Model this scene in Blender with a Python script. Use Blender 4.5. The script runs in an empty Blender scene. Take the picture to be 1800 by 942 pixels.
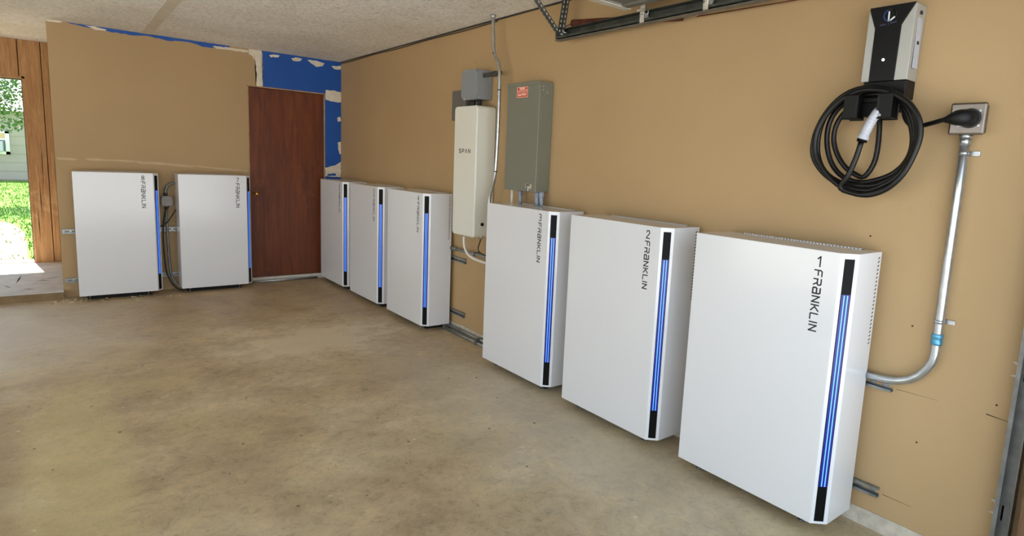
import bpy, bmesh, math, random
from mathutils import Vector, Matrix, noise
random.seed(7)
PI = math.pi
SC = bpy.context.scene
COL = SC.collection

# ------------------------------------------------------------------ camera
cam_d = bpy.data.cameras.new('camera')
cam = bpy.data.objects.new('camera', cam_d)
COL.objects.link(cam)
cam.location = (-2.6707, -7.3383, 1.4864)
cam.rotation_euler = (1.42824, -0.04912, -0.68089)
cam_d.sensor_width = 36.0
cam_d.lens = 1060.49 / 1800 * 36.0
cam_d.shift_x = -(969.21 - 900) / 1800
cam_d.shift_y = (442.90 - 471) / 1800
cam_d.clip_start = 0.05
cam_d.clip_end = 300
SC.camera = cam

# ------------------------------------------------------------------ sky, sun, exposure
world = bpy.data.worlds.new('sky')
SC.world = world
world.use_nodes = True
wn, wl = world.node_tree.nodes, world.node_tree.links
wn.clear()
w_out = wn.new('ShaderNodeOutputWorld')
w_bg = wn.new('ShaderNodeBackground')
w_tc = wn.new('ShaderNodeTexCoord')
w_sep = wn.new('ShaderNodeSeparateXYZ')
w_ramp = wn.new('ShaderNodeValToRGB')
w_ramp.color_ramp.elements[0].position = 0.0
w_ramp.color_ramp.elements[0].color = (1.75, 1.88, 2.0, 1)
w_ramp.color_ramp.elements[1].position = 0.7
w_ramp.color_ramp.elements[1].color = (0.50, 0.73, 1.0, 1)
wl.new(w_tc.outputs['Generated'], w_sep.inputs[0])
wl.new(w_sep.outputs['Z'], w_ramp.inputs[0])
wl.new(w_ramp.outputs[0], w_bg.inputs['Color'])
wl.new(w_bg.outputs[0], w_out.inputs['Surface'])
w_bg.inputs['Strength'].default_value = 1.6

sun_d = bpy.data.lights.new('sun', 'SUN')
sun_d.energy = 19.0
sun_d.angle = math.radians(0.6)
sun_d.color = (1.0, 0.97, 0.93)
sun = bpy.data.objects.new('sun', sun_d)
COL.objects.link(sun)
sun.rotation_euler = Vector((0.11, -0.86, -2.1)).to_track_quat('-Z', 'Y').to_euler()
sun.location = (-3, 8, 20)

SC.view_settings.view_transform = 'Standard'
SC.view_settings.look = 'None'
SC.view_settings.gamma = 1.0
SC.view_settings.use_curve_mapping = False
SC.view_settings.exposure = 0.06
SC.cycles.max_bounces = 12
SC.cycles.diffuse_bounces = 8
SC.cycles.glossy_bounces = 4
SC.cycles.sample_clamp_indirect = 6.0
SC.cycles.use_denoising = True


# ------------------------------------------------------------------ materials
def lin(c):
    return tuple((x / 255 / 12.92) if x / 255 <= 0.04045 else ((x / 255 + 0.055) / 1.055) ** 2.4 for x in c) + (1.0,)


def mat(name, col, rough=0.5, metal=0.0, vary=0.0, scale=8.0, bump=0.0, bscale=60.0, coat=0.0, spec=0.5, emit=None, estr=0.0):
    """col: sRGB 0-255. vary: brightness variation by noise. bump: fine relief."""
    m = bpy.data.materials.new(name)
    m.use_nodes = True
    n, l = m.node_tree.nodes, m.node_tree.links
    b = n['Principled BSDF']
    b.inputs['Base Color'].default_value = lin(col)
    b.inputs['Roughness'].default_value = rough
    b.inputs['Metallic'].default_value = metal
    b.inputs['Specular IOR Level'].default_value = spec
    b.inputs['Coat Weight'].default_value = coat
    b.inputs['Coat Roughness'].default_value = 0.12
    if emit:
        b.inputs['Emission Color'].default_value = lin(emit)
        b.inputs['Emission Strength'].default_value = estr
    if vary or bump:
        tc = n.new('ShaderNodeTexCoord')
    if vary:
        nz = n.new('ShaderNodeTexNoise')
        nz.inputs['Scale'].default_value = scale
        nz.inputs['Detail'].default_value = 6
        l.new(tc.outputs['Object'], nz.inputs['Vector'])
        rp = n.new('ShaderNodeValToRGB')
        c = lin(col)
        rp.color_ramp.elements[0].position = 0.3
        rp.color_ramp.elements[1].position = 0.7
        rp.color_ramp.elements[0].color = tuple(x * (1 - vary) for x in c[:3]) + (1,)
        rp.color_ramp.elements[1].color = tuple(min(1, x * (1 + vary)) for x in c[:3]) + (1,)
        l.new(nz.outputs['Fac'], rp.inputs[0])
        l.new(rp.outputs[0], b.inputs['Base Color'])
    if bump:
        n2 = n.new('ShaderNodeTexNoise')
        n2.inputs['Scale'].default_value = bscale
        n2.inputs['Detail'].default_value = 4
        l.new(tc.outputs['Object'], n2.inputs['Vector'])
        bp = n.new('ShaderNodeBump')
        bp.inputs['Strength'].default_value = bump
        bp.inputs['Distance'].default_value = 0.01
        l.new(n2.outputs['Fac'], bp.inputs['Height'])
        l.new(bp.outputs[0], b.inputs['Normal'])
    return m


def ramp(n, l, src, stops):
    r = n.new('ShaderNodeValToRGB')
    e = r.color_ramp.elements
    while len(e) < len(stops):
        e.new(0.5)
    for q, (p, c) in zip(e, stops):
        q.position = p
        q.color = c if len(c) == 4 else tuple(c) + (1,)
    l.new(src, r.inputs[0])
    return r.outputs[0]


def noise_tex(n, l, vec, scale, detail=5, rough=0.55, dist=0.0):
    t = n.new('ShaderNodeTexNoise')
    t.inputs['Scale'].default_value = scale
    t.inputs['Detail'].default_value = detail
    t.inputs['Roughness'].default_value = rough
    t.inputs['Distortion'].default_value = dist
    l.new(vec, t.inputs['Vector'])
    return t.outputs['Fac']


def mixc(n, l, fac, a, b, mode='MIX'):
    m = n.new('ShaderNodeMix')
    m.data_type = 'RGBA'
    m.blend_type = mode
    for sock, v in ((m.inputs[0], fac), (m.inputs[6], a), (m.inputs[7], b)):
        if isinstance(v, (int, float)):
            sock.default_value = v
        elif isinstance(v, tuple):
            sock.default_value = v
        else:
            l.new(v, sock)
    return m.outputs[2]


def floor_material():
    m = bpy.data.materials.new('old_concrete')
    m.use_nodes = True
    n, l = m.node_tree.nodes, m.node_tree.links
    b = n['Principled BSDF']
    tc = n.new('ShaderNodeTexCoord')
    v = tc.outputs['Object']
    mp = n.new('ShaderNodeMapping')
    mp.inputs['Scale'].default_value = (1.0, 1.0, 1.0)
    l.new(v, mp.inputs['Vector'])
    v = mp.outputs[0]
    big = ramp(n, l, noise_tex(n, l, v, 0.8, 6, 0.62, 0.2), [(0.34, lin((182, 160, 126))), (0.50, lin((194, 174, 138))), (0.68, lin((208, 194, 162)))])
    mid = ramp(n, l, noise_tex(n, l, v, 3.2, 10, 0.72, 0.25), [(0.3, (0.72, 0.70, 0.67)), (0.52, (0.99, 0.99, 0.99)), (0.72, (1.2, 1.18, 1.12))])
    c = mixc(n, l, 1.0, big, mid, 'MULTIPLY')
    fine = ramp(n, l, noise_tex(n, l, v, 17, 9, 0.84, 0.8), [(0.32, (0.58, 0.56, 0.53)), (0.47, (1.0, 1.0, 1.0)), (0.68, (1.2, 1.19, 1.15))])
    c = mixc(n, l, 1.0, c, fine, 'MULTIPLY')
    # yellowish worn paint blotches
    yel = ramp(n, l, noise_tex(n, l, v, 1.1, 8, 0.72, 0.3), [(0.54, (0, 0, 0)), (0.66, (0.55, 0.55, 0.55))])
    c = mixc(n, l, yel, c, lin((206, 190, 142)))
    # pale scuffed patches
    pal = ramp(n, l, noise_tex(n, l, v, 2.1, 10, 0.78, 0.4), [(0.60, (0, 0, 0)), (0.70, (0.7, 0.7, 0.7))])
    c = mixc(n, l, pal, c, lin((232, 222, 198)))
    # paler, greyer area around the alcove step, fading with a noisy edge
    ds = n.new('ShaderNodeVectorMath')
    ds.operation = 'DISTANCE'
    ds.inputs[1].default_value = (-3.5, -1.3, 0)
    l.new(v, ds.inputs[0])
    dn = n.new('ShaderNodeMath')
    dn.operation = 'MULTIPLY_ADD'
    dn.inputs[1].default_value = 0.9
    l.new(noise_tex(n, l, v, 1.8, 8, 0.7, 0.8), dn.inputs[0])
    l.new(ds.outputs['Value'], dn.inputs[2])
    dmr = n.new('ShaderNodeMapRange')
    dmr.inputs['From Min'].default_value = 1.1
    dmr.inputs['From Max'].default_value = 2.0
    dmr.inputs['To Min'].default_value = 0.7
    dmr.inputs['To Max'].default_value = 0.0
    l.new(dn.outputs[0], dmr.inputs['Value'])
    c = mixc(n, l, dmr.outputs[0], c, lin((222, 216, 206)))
    # stains with places of their own: yellowed strip, brown strip beside it, two pale scuffed areas
    sx = n.new('ShaderNodeSeparateXYZ')
    l.new(v, sx.inputs[0])
    wob = noise_tex(n, l, v, 5.0, 8, 0.75, 0.3)

    def math_(op, a, b=None, c2=None):
        q = n.new('ShaderNodeMath')
        q.operation = op
        for k, w in enumerate((a, b, c2)):
            if w is None:
                continue
            if isinstance(w, (int, float)):
                q.inputs[k].default_value = w
            else:
                l.new(w, q.inputs[k])
        return q.outputs[0]

    def blob(cx, cy, rx, ry, soft, amt, nz=0.9):
        dx = math_('MULTIPLY', math_('SUBTRACT', sx.outputs['X'], cx), 1 / rx)
        dy = math_('MULTIPLY', math_('SUBTRACT', sx.outputs['Y'], cy), 1 / ry)
        d = math_('SQRT', math_('ADD', math_('MULTIPLY', dx, dx), math_('MULTIPLY', dy, dy)))
        d = math_('ADD', d, math_('MULTIPLY', math_('SUBTRACT', wob, 0.5), nz * 2))
        q = n.new('ShaderNodeMapRange')
        q.inputs['From Min'].default_value = 1.0 - soft
        q.inputs['From Max'].default_value = 1.0 + soft
        q.inputs['To Min'].default_value = amt
        q.inputs['To Max'].default_value = 0.0
        l.new(d, q.inputs['Value'])
        return q.outputs[0]
    c = mixc(n, l, blob(-2.68, -4.1, 0.20, 1.35, 0.25, 0.42, 0.5), c, lin((216, 200, 140)))
    c = mixc(n, l, blob(-3.10, -4.2, 0.24, 1.5, 0.25, 0.45, 0.5), c, lin((150, 124, 86)))
    c = mixc(n, l, blob(-1.12, -2.5, 0.55, 0.42, 0.4, 0.75, 1.6), c, lin((230, 216, 184)))
    c = mixc(n, l, blob(-0.55, -4.3, 0.42, 1.5, 0.6, 0.38, 1.3), c, lin((204, 198, 184)))
    c = mixc(n, l, blob(-1.35, -0.85, 1.2, 0.7, 0.5, 0.35, 0.8), c, lin((158, 130, 100)))
    # scattered pits and pale chips, one per random cell
    vo = n.new('ShaderNodeTexVoronoi')
    vo.inputs['Scale'].default_value = 11.0
    l.new(v, vo.inputs['Vector'])
    vs = n.new('ShaderNodeSeparateColor')
    l.new(vo.outputs['Color'], vs.inputs[0])
    dist = math_('ADD', vo.outputs['Distance'], math_('MULTIPLY', math_('SUBTRACT', noise_tex(n, l, v, 48, 5, 0.8), 0.5), 0.34))
    near = math_('LESS_THAN', dist, math_('MULTIPLY_ADD', vs.outputs[1], 0.09, 0.01))
    c = mixc(n, l, math_('MULTIPLY', math_('MULTIPLY', near, math_('GREATER_THAN', vs.outputs[0], 0.45)), 0.8), c, lin((84, 66, 46)))
    c = mixc(n, l, math_('MULTIPLY', math_('MULTIPLY', near, math_('LESS_THAN', vs.outputs[0], 0.16)), 0.7), c, lin((226, 214, 188)))
    # dark pits and specks
    st = n.new('ShaderNodeMapping')
    st.inputs['Scale'].default_value = (1, 1, 1)
    l.new(v, st.inputs['Vector'])
    pits = ramp(n, l, noise_tex(n, l, st.outputs[0], 13, 9, 0.86, 1.0), [(0.30, (0.9, 0.9, 0.9)), (0.37, (0, 0, 0))])
    c = mixc(n, l, pits, c, lin((78, 60, 42)))
    l.new(c, b.inputs['Base Color'])
    rg = ramp(n, l, noise_tex(n, l, v, 3, 5), [(0.3, (0.42, 0.42, 0.42)), (0.7, (0.62, 0.62, 0.62))])
    l.new(rg, b.inputs['Roughness'])
    bp = n.new('ShaderNodeBump')
    bp.inputs['Strength'].default_value = 0.35
    bp.inputs['Distance'].default_value = 0.006
    l.new(noise_tex(n, l, v, 22, 8, 0.7, 1.0), bp.inputs['Height'])
    l.new(bp.outputs[0], b.inputs['Normal'])
    return m


def ceiling_material():
    m = bpy.data.materials.new('stippled_ceiling')
    m.use_nodes = True
    n, l = m.node_tree.nodes, m.node_tree.links
    b = n['Principled BSDF']
    v = n.new('ShaderNodeTexCoord').outputs['Object']
    c = ramp(n, l, noise_tex(n, l, v, 1.3, 6, 0.6, 0.5), [(0.3, lin((232, 227, 216))), (0.7, lin((250, 248, 243)))])
    f = ramp(n, l, noise_tex(n, l, v, 30, 5, 0.8, 0.8), [(0.32, (0.66, 0.65, 0.62)), (0.5, (1, 1, 1)), (0.7, (1.14, 1.14, 1.13))])
    c = mixc(n, l, 1.0, c, f, 'MULTIPLY')
    d = ramp(n, l, noise_tex(n, l, v, 6, 7, 0.75, 1.5), [(0.27, (0.5, 0.5, 0.5)), (0.33, (0, 0, 0))])
    c = mixc(n, l, d, c, lin((120, 100, 80)))
    l.new(c, b.inputs['Base Color'])
    b.inputs['Roughness'].default_value = 0.95
    bp = n.new('ShaderNodeBump')
    bp.inputs['Strength'].default_value = 0.9
    bp.inputs['Distance'].default_value = 0.012
    l.new(noise_tex(n, l, v, 45, 5, 0.7, 0.5), bp.inputs['Height'])
    l.new(bp.outputs[0], b.inputs['Normal'])
    return m


def wood_material(name, dark, light, rough=0.45, stretch=(14, 14, 1.1), wear=None):
    m = bpy.data.materials.new(name)
    m.use_nodes = True
    n, l = m.node_tree.nodes, m.node_tree.links
    b = n['Principled BSDF']
    tc = n.new('ShaderNodeTexCoord')
    mp = n.new('ShaderNodeMapping')
    mp.inputs['Scale'].default_value = stretch
    l.new(tc.outputs['Object'], mp.inputs['Vector'])
    g = noise_tex(n, l, mp.outputs[0], 1.6, 7, 0.62, 1.2)
    c = ramp(n, l, g, [(0.3, lin(dark)), (0.7, lin(light))])
    f = ramp(n, l, noise_tex(n, l, mp.outputs[0], 9, 5, 0.7), [(0.3, (0.84, 0.83, 0.82)), (0.7, (1.1, 1.1, 1.1))])
    c = mixc(n, l, 1.0, c, f, 'MULTIPLY')
    if wear:
        w = ramp(n, l, noise_tex(n, l, tc.outputs['Object'], 3.5, 6, 0.7, 1.0), [(0.58, (0, 0, 0)), (0.75, (0.6, 0.6, 0.6))])
        c = mixc(n, l, w, c, lin(wear))
    l.new(c, b.inputs['Base Color'])
    b.inputs['Roughness'].default_value = rough
    return m


M = {}
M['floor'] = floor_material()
M['ceiling'] = ceiling_material()
M['tan'] = mat('tan_wall_paint', (178, 150, 109), 0.62, vary=0.05, scale=1.2, bump=0.06, bscale=90, spec=0.35)
M['blue'] = mat('blue_wall_paint', (12, 80, 164), 0.55, vary=0.08, scale=3, bump=0.05)
M['compound'] = mat('joint_compound', (222, 212, 192), 0.9, vary=0.1, scale=14, bump=0.4, bscale=40)
M['mudline'] = mat('taped_joint', (196, 170, 134), 0.85, vary=0.08, scale=9)
M['seam'] = mat('ceiling_joint', (214, 205, 188), 0.9, vary=0.08, scale=9, bump=0.3)
M['curb'] = mat('stem_wall_concrete', (186, 178, 162), 0.9, vary=0.22, scale=18, bump=0.7, bscale=30)
M['slab'] = mat('worn_painted_slab', (212, 208, 206), 0.55, vary=0.14, scale=7, bump=0.25, bscale=30)
M['slabedge'] = mat('slab_edge', (138, 116, 84), 0.9, vary=0.2, scale=9, bump=0.4)
M['pine'] = wood_material('pine_panelling', (164, 112, 58), (206, 160, 102), 0.5, (16, 16, 1.2), wear=(224, 188, 136))
M['groove'] = mat('dark_groove', (58, 34, 18), 0.9)
M['doorwood'] = wood_material('brown_door_veneer', (82, 34, 6), (122, 58, 16), 0.5, (9, 9, 0.7), wear=(142, 76, 24))
M['bare'] = mat('bare_edge_trim', (176, 140, 104), 0.8, vary=0.25, scale=14)
M['sill'] = mat('white_sill', (206, 200, 190), 0.5, vary=0.12, scale=9)
M['white'] = mat('white_enamel', (224, 226, 229), 0.17, coat=0.35, spec=0.5)
M['black'] = mat('black_gloss', (3, 3, 4), 0.5, spec=0.15)
M['blackface'] = mat('black_face_plastic', (5, 5, 6), 0.35, spec=0.3)
M['blackplastic'] = mat('black_plastic', (11, 11, 12), 0.5, spec=0.3)
M['cable'] = mat('black_cable_rubber', (10, 10, 11), 0.38, spec=0.4)
M['ink'] = mat('black_ink', (22, 22, 26), 0.4)
M['ledglow'] = mat('blue_diffuser', (2, 8, 50), 0.3, emit=(2, 34, 220), estr=0.36)
M['ledline'] = mat('light_tube', (120, 190, 255), 0.3, emit=(70, 145, 255), estr=0.8)
M['standdark'] = mat('dark_stand_steel', (30, 29, 27), 0.7, spec=0.2)
M['ventdark'] = mat('vent_dark', (44, 44, 46), 0.7)
M['zinc'] = mat('galvanised_steel', (188, 192, 194), 0.32, 0.9, vary=0.14, scale=30)
M['zincdull'] = mat('dull_galvanised', (128, 128, 126), 0.5, 0.75, vary=0.2, scale=22)
M['boxlid'] = mat('weathered_grey_plastic', (150, 144, 140), 0.6, vary=0.15, scale=30)
M['strut'] = mat('zinc_strut', (150, 156, 158), 0.38, 0.9, vary=0.2, scale=25)
M['bluefit'] = mat('blue_zinc_fitting', (92, 158, 190), 0.35, 0.6, vary=0.3, scale=50)
M['grayenamel'] = mat('grey_enamel', (122, 122, 108), 0.42, vary=0.03, scale=3)
M['graybox'] = mat('grey_pvc_box', (136, 140, 142), 0.5)
M['pvc'] = mat('grey_pvc', (150, 160, 172), 0.42)
M['whitepipe'] = mat('white_pvc', (232, 230, 224), 0.4)
M['cream'] = mat('cream_enamel', (226, 226, 214), 0.3, coat=0.2)
M['steel'] = mat('brushed_stainless', (136, 128, 120), 0.30, 1.0, vary=0.06, scale=30)
M['silver'] = mat('silver_plastic', (178, 178, 172), 0.35, 0.35)
M['ltgray'] = mat('light_grey_plastic', (182, 184, 192), 0.45)
M['red'] = mat('red_label', (196, 62, 44), 0.5)
M['pale'] = mat('label_print', (238, 190, 168), 0.5)
M['brass'] = mat('brass', (206, 158, 92), 0.25, 1.0)
M['paper'] = mat('yellowed_tag', (196, 184, 156), 0.6, vary=0.25, scale=60)
M['darksteel'] = mat('dark_oxidised_steel', (78, 80, 74), 0.5, 0.6, vary=0.35, scale=14)
M['rust'] = mat('rusty_spring', (98, 50, 32), 0.7, 0.3, vary=0.3, scale=25)
M['oldwhite'] = mat('old_white_paint', (196, 192, 180), 0.55, vary=0.08, scale=10)
M['doorunder'] = mat('door_back_steel', (108, 106, 98), 0.6, vary=0.1, scale=5)
M['jambwood'] = wood_material('jamb_wood', (84, 58, 38), (120, 88, 58), 0.7)
M['logoblue'] = mat('logo_blue', (70, 110, 200), 0.4)
M['logogreen'] = mat('logo_green', (150, 190, 120), 0.4)
M['logowhite'] = mat('logo_white', (225, 230, 232), 0.4)
M['logodim'] = mat('logo_dim', (52, 60, 92), 0.4)
M['ledwhite'] = mat('status_lamp', (240, 240, 240), 0.4, emit=(255, 255, 255), estr=0.9)
M['grass'] = mat('lawn_green', (98, 134, 44), 0.9, vary=0.25, scale=3)
M['blade'] = mat('grass_blades', (88, 136, 28), 0.8, vary=0.3, scale=2)
M['leaf'] = mat('leaf_green', (66, 104, 40), 0.42, vary=0.4, scale=2.5)
M['bark'] = mat('bark', (92, 74, 58), 0.9, vary=0.3, scale=9)
M['path'] = mat('pale_path', (176, 150, 118), 0.9, vary=0.08, scale=3)
M['yard'] = mat('dry_gravel_yard', (178, 166, 148), 0.95, vary=0.15, scale=3)
M['drive'] = mat('driveway_concrete', (200, 199, 196), 0.9, vary=0.1, scale=2)
M['siding'] = mat('grey_siding', (160, 152, 142), 0.7, vary=0.04, scale=2)
M['winwhite'] = mat('white_window_paint', (226, 224, 216), 0.5)
M['glass'] = mat('window_glass', (120, 130, 134), 0.08)
M['roof'] = mat('light_shingle', (170, 166, 160), 0.9, vary=0.15, scale=5)
M['blind'] = mat('tan_blind', (206, 176, 138), 0.7)
M['chips'] = mat('concrete_crumbs', (196, 178, 146), 0.9, vary=0.3, scale=30)


# ------------------------------------------------------------------ mesh helpers
class MB:
    """collects shapes, then links them as ONE mesh object"""

    def __init__(s):
        s.bm = bmesh.new()

    def box(s, x0, x1, y0, y1, z0, z1, bev=0.0, seg=2):
        t = bmesh.new()
        bmesh.ops.create_cube(t, size=1.0)
        for v in t.verts:
            v.co = Vector(((x0 + x1) / 2 + v.co.x * (x1 - x0), (y0 + y1) / 2 + v.co.y * (y1 - y0), (z0 + z1) / 2 + v.co.z * (z1 - z0)))
        if bev:
            bmesh.ops.bevel(t, geom=t.edges[:], offset=bev, segments=seg, affect='EDGES', profile=0.5)
        s.add(t)
        return s

    def add(s, t):
        me = bpy.data.meshes.new('tmp')
        t.to_mesh(me)
        t.free()
        s.bm.from_mesh(me)
        bpy.data.meshes.remove(me)

    def prism(s, pts, vec, bev=0.0, seg=2):
        """pts: 3D polygon, extruded by vec"""
        t = bmesh.new()
        vs = [t.verts.new(p) for p in pts]
        f = t.faces.new(vs)
        r = bmesh.ops.extrude_face_region(t, geom=[f])
        bmesh.ops.translate(t, verts=[e for e in r['geom'] if isinstance(e, bmesh.types.BMVert)], vec=Vector(vec))
        bmesh.ops.recalc_face_normals(t, faces=t.faces[:])
        if bev:
            bmesh.ops.bevel(t, geom=t.edges[:], offset=bev, segments=seg, affect='EDGES', profile=0.5)
        s.add(t)
        return s

    def tube(s, path, r, seg=12, cap=True, closed=False):
        path = [Vector(p) for p in path]
        n = len(path)
        rr = r if isinstance(r, (list, tuple)) else [r] * n
        tans = []
        for i in range(n):
            a = path[i - 1] if (i > 0 or closed) else path[i]
            b = path[(i + 1) % n] if (i < n - 1 or closed) else path[i]
            tans.append((b - a).normalized())
        up = Vector((0, 0, 1))
        if abs(tans[0].dot(up)) > 0.95:
            up = Vector((0, 1, 0))
        nrm = (up - tans[0] * up.dot(tans[0])).normalized()
        rings = []
        for i in range(n):
            nrm = (nrm - tans[i] * nrm.dot(tans[i])).normalized()
            bi = tans[i].cross(nrm)
            rings.append([s.bm.verts.new(path[i] + (nrm * math.cos(2 * PI * k / seg) + bi * math.sin(2 * PI * k / seg)) * rr[i]) for k in range(seg)])
        for i in range(n if closed else n - 1):
            A, B = rings[i], rings[(i + 1) % n]
            for k in range(seg):
                f = s.bm.faces.new((A[k], A[(k + 1) % seg], B[(k + 1) % seg], B[k]))
                f.smooth = True
        if cap and not closed:
            s.bm.faces.new(rings[0][::-1])
            s.bm.faces.new(rings[-1])
        return s

    def cyl(s, a, b, r, seg=16, r2=None):
        return s.tube([a, b], [r, r if r2 is None else r2], seg)

    def ball(s, c, r, sx=1, sy=1, sz=1, u=16, v=10):
        t = bmesh.new()
        bmesh.ops.create_uvsphere(t, u_segments=u, v_segments=v, radius=r)
        for q in t.verts:
            q.co = Vector((c[0] + q.co.x * sx, c[1] + q.co.y * sy, c[2] + q.co.z * sz))
        for f in t.faces:
            f.smooth = True
        s.add(t)
        return s

    def stroke(s, pts, w, org, ax, ay, nrm, depth):
        """a drawn line of width w through 2D pts in the plane org + ax*u + ay*v, standing out by depth along nrm"""
        org, ax, ay, nrm = map(Vector, (org, ax, ay, nrm))
        for (u0, v0), (u1, v1) in zip(pts[:-1], pts[1:]):
            d = Vector((u1 - u0, v1 - v0))
            if d.length < 1e-7:
                continue
            d.normalize()
            e = w * 0.42
            p = Vector((-d.y, d.x)) * w / 2
            A = Vector((u0, v0)) - d * e
            B = Vector((u1, v1)) + d * e
            q = [A + p, A - p, B - p, B + p]
            s.prism([org + ax * c.x + ay * c.y for c in q], nrm * depth)
        return s

    def build(s, name, m, parent=None, smooth=False):
        bmesh.ops.recalc_face_normals(s.bm, faces=s.bm.faces[:])
        me = bpy.data.meshes.new(name)
        s.bm.to_mesh(me)
        s.bm.free()
        me.materials.append(m)
        if smooth:
            for p in me.polygons:
                p.use_smooth = True
        o = bpy.data.objects.new(name, me)
        COL.objects.link(o)
        if parent:
            o.parent = parent
        return o


def bx(*a, **k):
    return MB().box(*a, **k)


def tag(o, label=None, cat=None, group=None, kind=None):
    if label:
        o['label'] = label
    if cat:
        o['category'] = cat
    if group:
        o['group'] = group
    if kind:
        o['kind'] = kind
    return o


def thing(name, label, cat, loc=(0, 0, 0), rz=0.0, group=None):
    o = bpy.data.objects.new(name, None)
    o.empty_display_size = 0.1
    COL.objects.link(o)
    o.location = loc
    o.rotation_euler = (0, 0, rz)
    return tag(o, label, cat, group)


def struct(o, label=None):
    o['kind'] = 'structure'
    if label:
        o['label'] = label
    return o


def copy_tree(o, parent=None):
    c = o.copy()
    COL.objects.link(c)
    if parent:
        c.parent = parent
    for ch in list(o.children):
        copy_tree(ch, c)
    return c


def smooth_path(pts, n=8):
    """Catmull-Rom through 3D pts"""
    P = [Vector(p) for p in pts]
    P = [P[0] * 2 - P[1]] + P + [P[-1] * 2 - P[-2]]
    out = []
    for i in range(1, len(P) - 2):
        for k in range(n):
            t = k / n
            a, b, c, d = P[i - 1:i + 3]
            out.append(0.5 * ((2 * b) + (c - a) * t + (2 * a - 5 * b + 4 * c - d) * t * t + (3 * b - a - 3 * c + d) * t ** 3))
    out.append(P[-2])
    return out


def ragged(pts, amp=0.006, step=0.03, seed=0):
    """subdivide a 2D outline and shake it, for hand-trowelled edges"""
    rnd = random.Random(seed)
    out = []
    for i, a in enumerate(pts):
        b = pts[(i + 1) % len(pts)]
        L = math.dist(a, b)
        k = max(1, int(L / step))
        for j in range(k):
            t = j / k
            out.append((a[0] + (b[0] - a[0]) * t + rnd.uniform(-amp, amp), a[1] + (b[1] - a[1]) * t + rnd.uniform(-amp, amp)))
    return out


def wall_patch(name, pts, m, parent, proud, amp=0.006, step=0.03, seed=0):
    """a thin coat of paint or filler on the back wall (plane y = 0)"""
    p = [(min(-0.0005, x), min(2.5705, z)) for x, z in ragged(pts, amp, step, seed)]
    q = MB()
    vs0 = [q.bm.verts.new((x, -proud, z)) for x, z in p]
    vs1 = [q.bm.verts.new((x, 0.0002, z)) for x, z in p]
    f = q.bm.faces.new(vs0)
    for i in range(len(p)):
        j = (i + 1) % len(p)
        q.bm.faces.new((vs0[i], vs0[j], vs1[j], vs1[i]))
    bmesh.ops.triangulate(q.bm, faces=[f])
    return q.build(name, m, parent)


# ================================================================== the setting
CEIL = 2.571
X_END = -2.683           # free end of the back wall, the alcove lies beyond
Y_WOOD = 1.75            # panelled wall of the alcove
X_LEFT = -5.9
Y_FRONT = -6.87

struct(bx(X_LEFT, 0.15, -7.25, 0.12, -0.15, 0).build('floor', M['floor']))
struct(bx(X_LEFT - 0.15, 0.15, -7.1, 1.9, CEIL, CEIL + 0.16).build('ceiling', M['ceiling']))
ceil_joint = bx(-1.97, -1.885, -7.0, -0.002, CEIL - 0.004, CEIL + 0.001).build('trim_1', M['seam'])
struct(ceil_joint, 'taped joint strip across the ceiling')

wr = struct(bx(0, 0.15, -7.05, 0.12, 0, CEIL).build('wall_right', M['tan']))
# pencil line left of where the channels stop, a scuff and a few nail marks
for a, b, t_ in (((-6.40, 0.634), (-6.552, 0.637), 0.0016), ((-6.40, 0.163), (-6.514, 0.162), 0.0022), ((-6.715, 0.640), (-6.785, 0.635), 0.004)):
    MB().prism([(0.0002, a[0], a[1] - t_ / 2), (0.0002, b[0], b[1] - t_ / 6), (0.0002, b[0], b[1] + t_ / 6), (0.0002, a[0], a[1] + t_ / 2)], (-0.0006, 0, 0)).build('pencil_line', M['groove'], wr)
for y, z in ((-6.426, 0.912), (-6.743, 0.685), (-6.219, 1.256), (-3.0, 2.28), (-4.0, 0.9), (-6.50, 0.44)):
    MB().cyl((0.0005, y, z), (-0.0008, y, z), 0.004, 8).build('nail_mark', M['groove'], wr)
# metal angle and gap along the top of the right wall
q = MB().box(-0.007, 0.0, -7.0, 0.0, CEIL - 0.010, CEIL).box(-0.012, 0.0, -7.0, 0.0, CEIL - 0.003, CEIL)
struct(q.build('trim_2', M['darksteel']), 'dark metal strip where the long wall meets the ceiling')
q = MB()
q.tube([(-0.006, y, CEIL - 0.020 + 0.003 * math.sin(y * 5)) for y in [-0.01 - 0.1 * i for i in range(34)]], 0.004, 6)
tag(q.build('surface_cable', M['ventdark']), 'thin dark cable run along the top of the long tan wall', 'cable')
# concrete stem wall at the foot of the right wall
q = MB()
ys = [-7.0 + 0.1 * i for i in range(70)]
rnd = random.Random(3)
prof = [(0.008 + rnd.uniform(-0.003, 0.004), 0.066 + rnd.uniform(-0.004, 0.004)) for _ in ys]
pv = []
for y, (d, h) in zip(ys, prof):
    pv.append([q.bm.verts.new(c) for c in ((-d - 0.012, y, 0.0), (-d, y, h * 0.55), (-0.004, y, h), (0.0, y, h))])
for A, B in zip(pv[:-1], pv[1:]):
    for k in range(3):
        q.bm.faces.new((A[k], A[k + 1], B[k + 1], B[k]))
struct(q.build('baseboard_right', M['curb']), 'rough concrete curb under the long tan wall')

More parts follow.
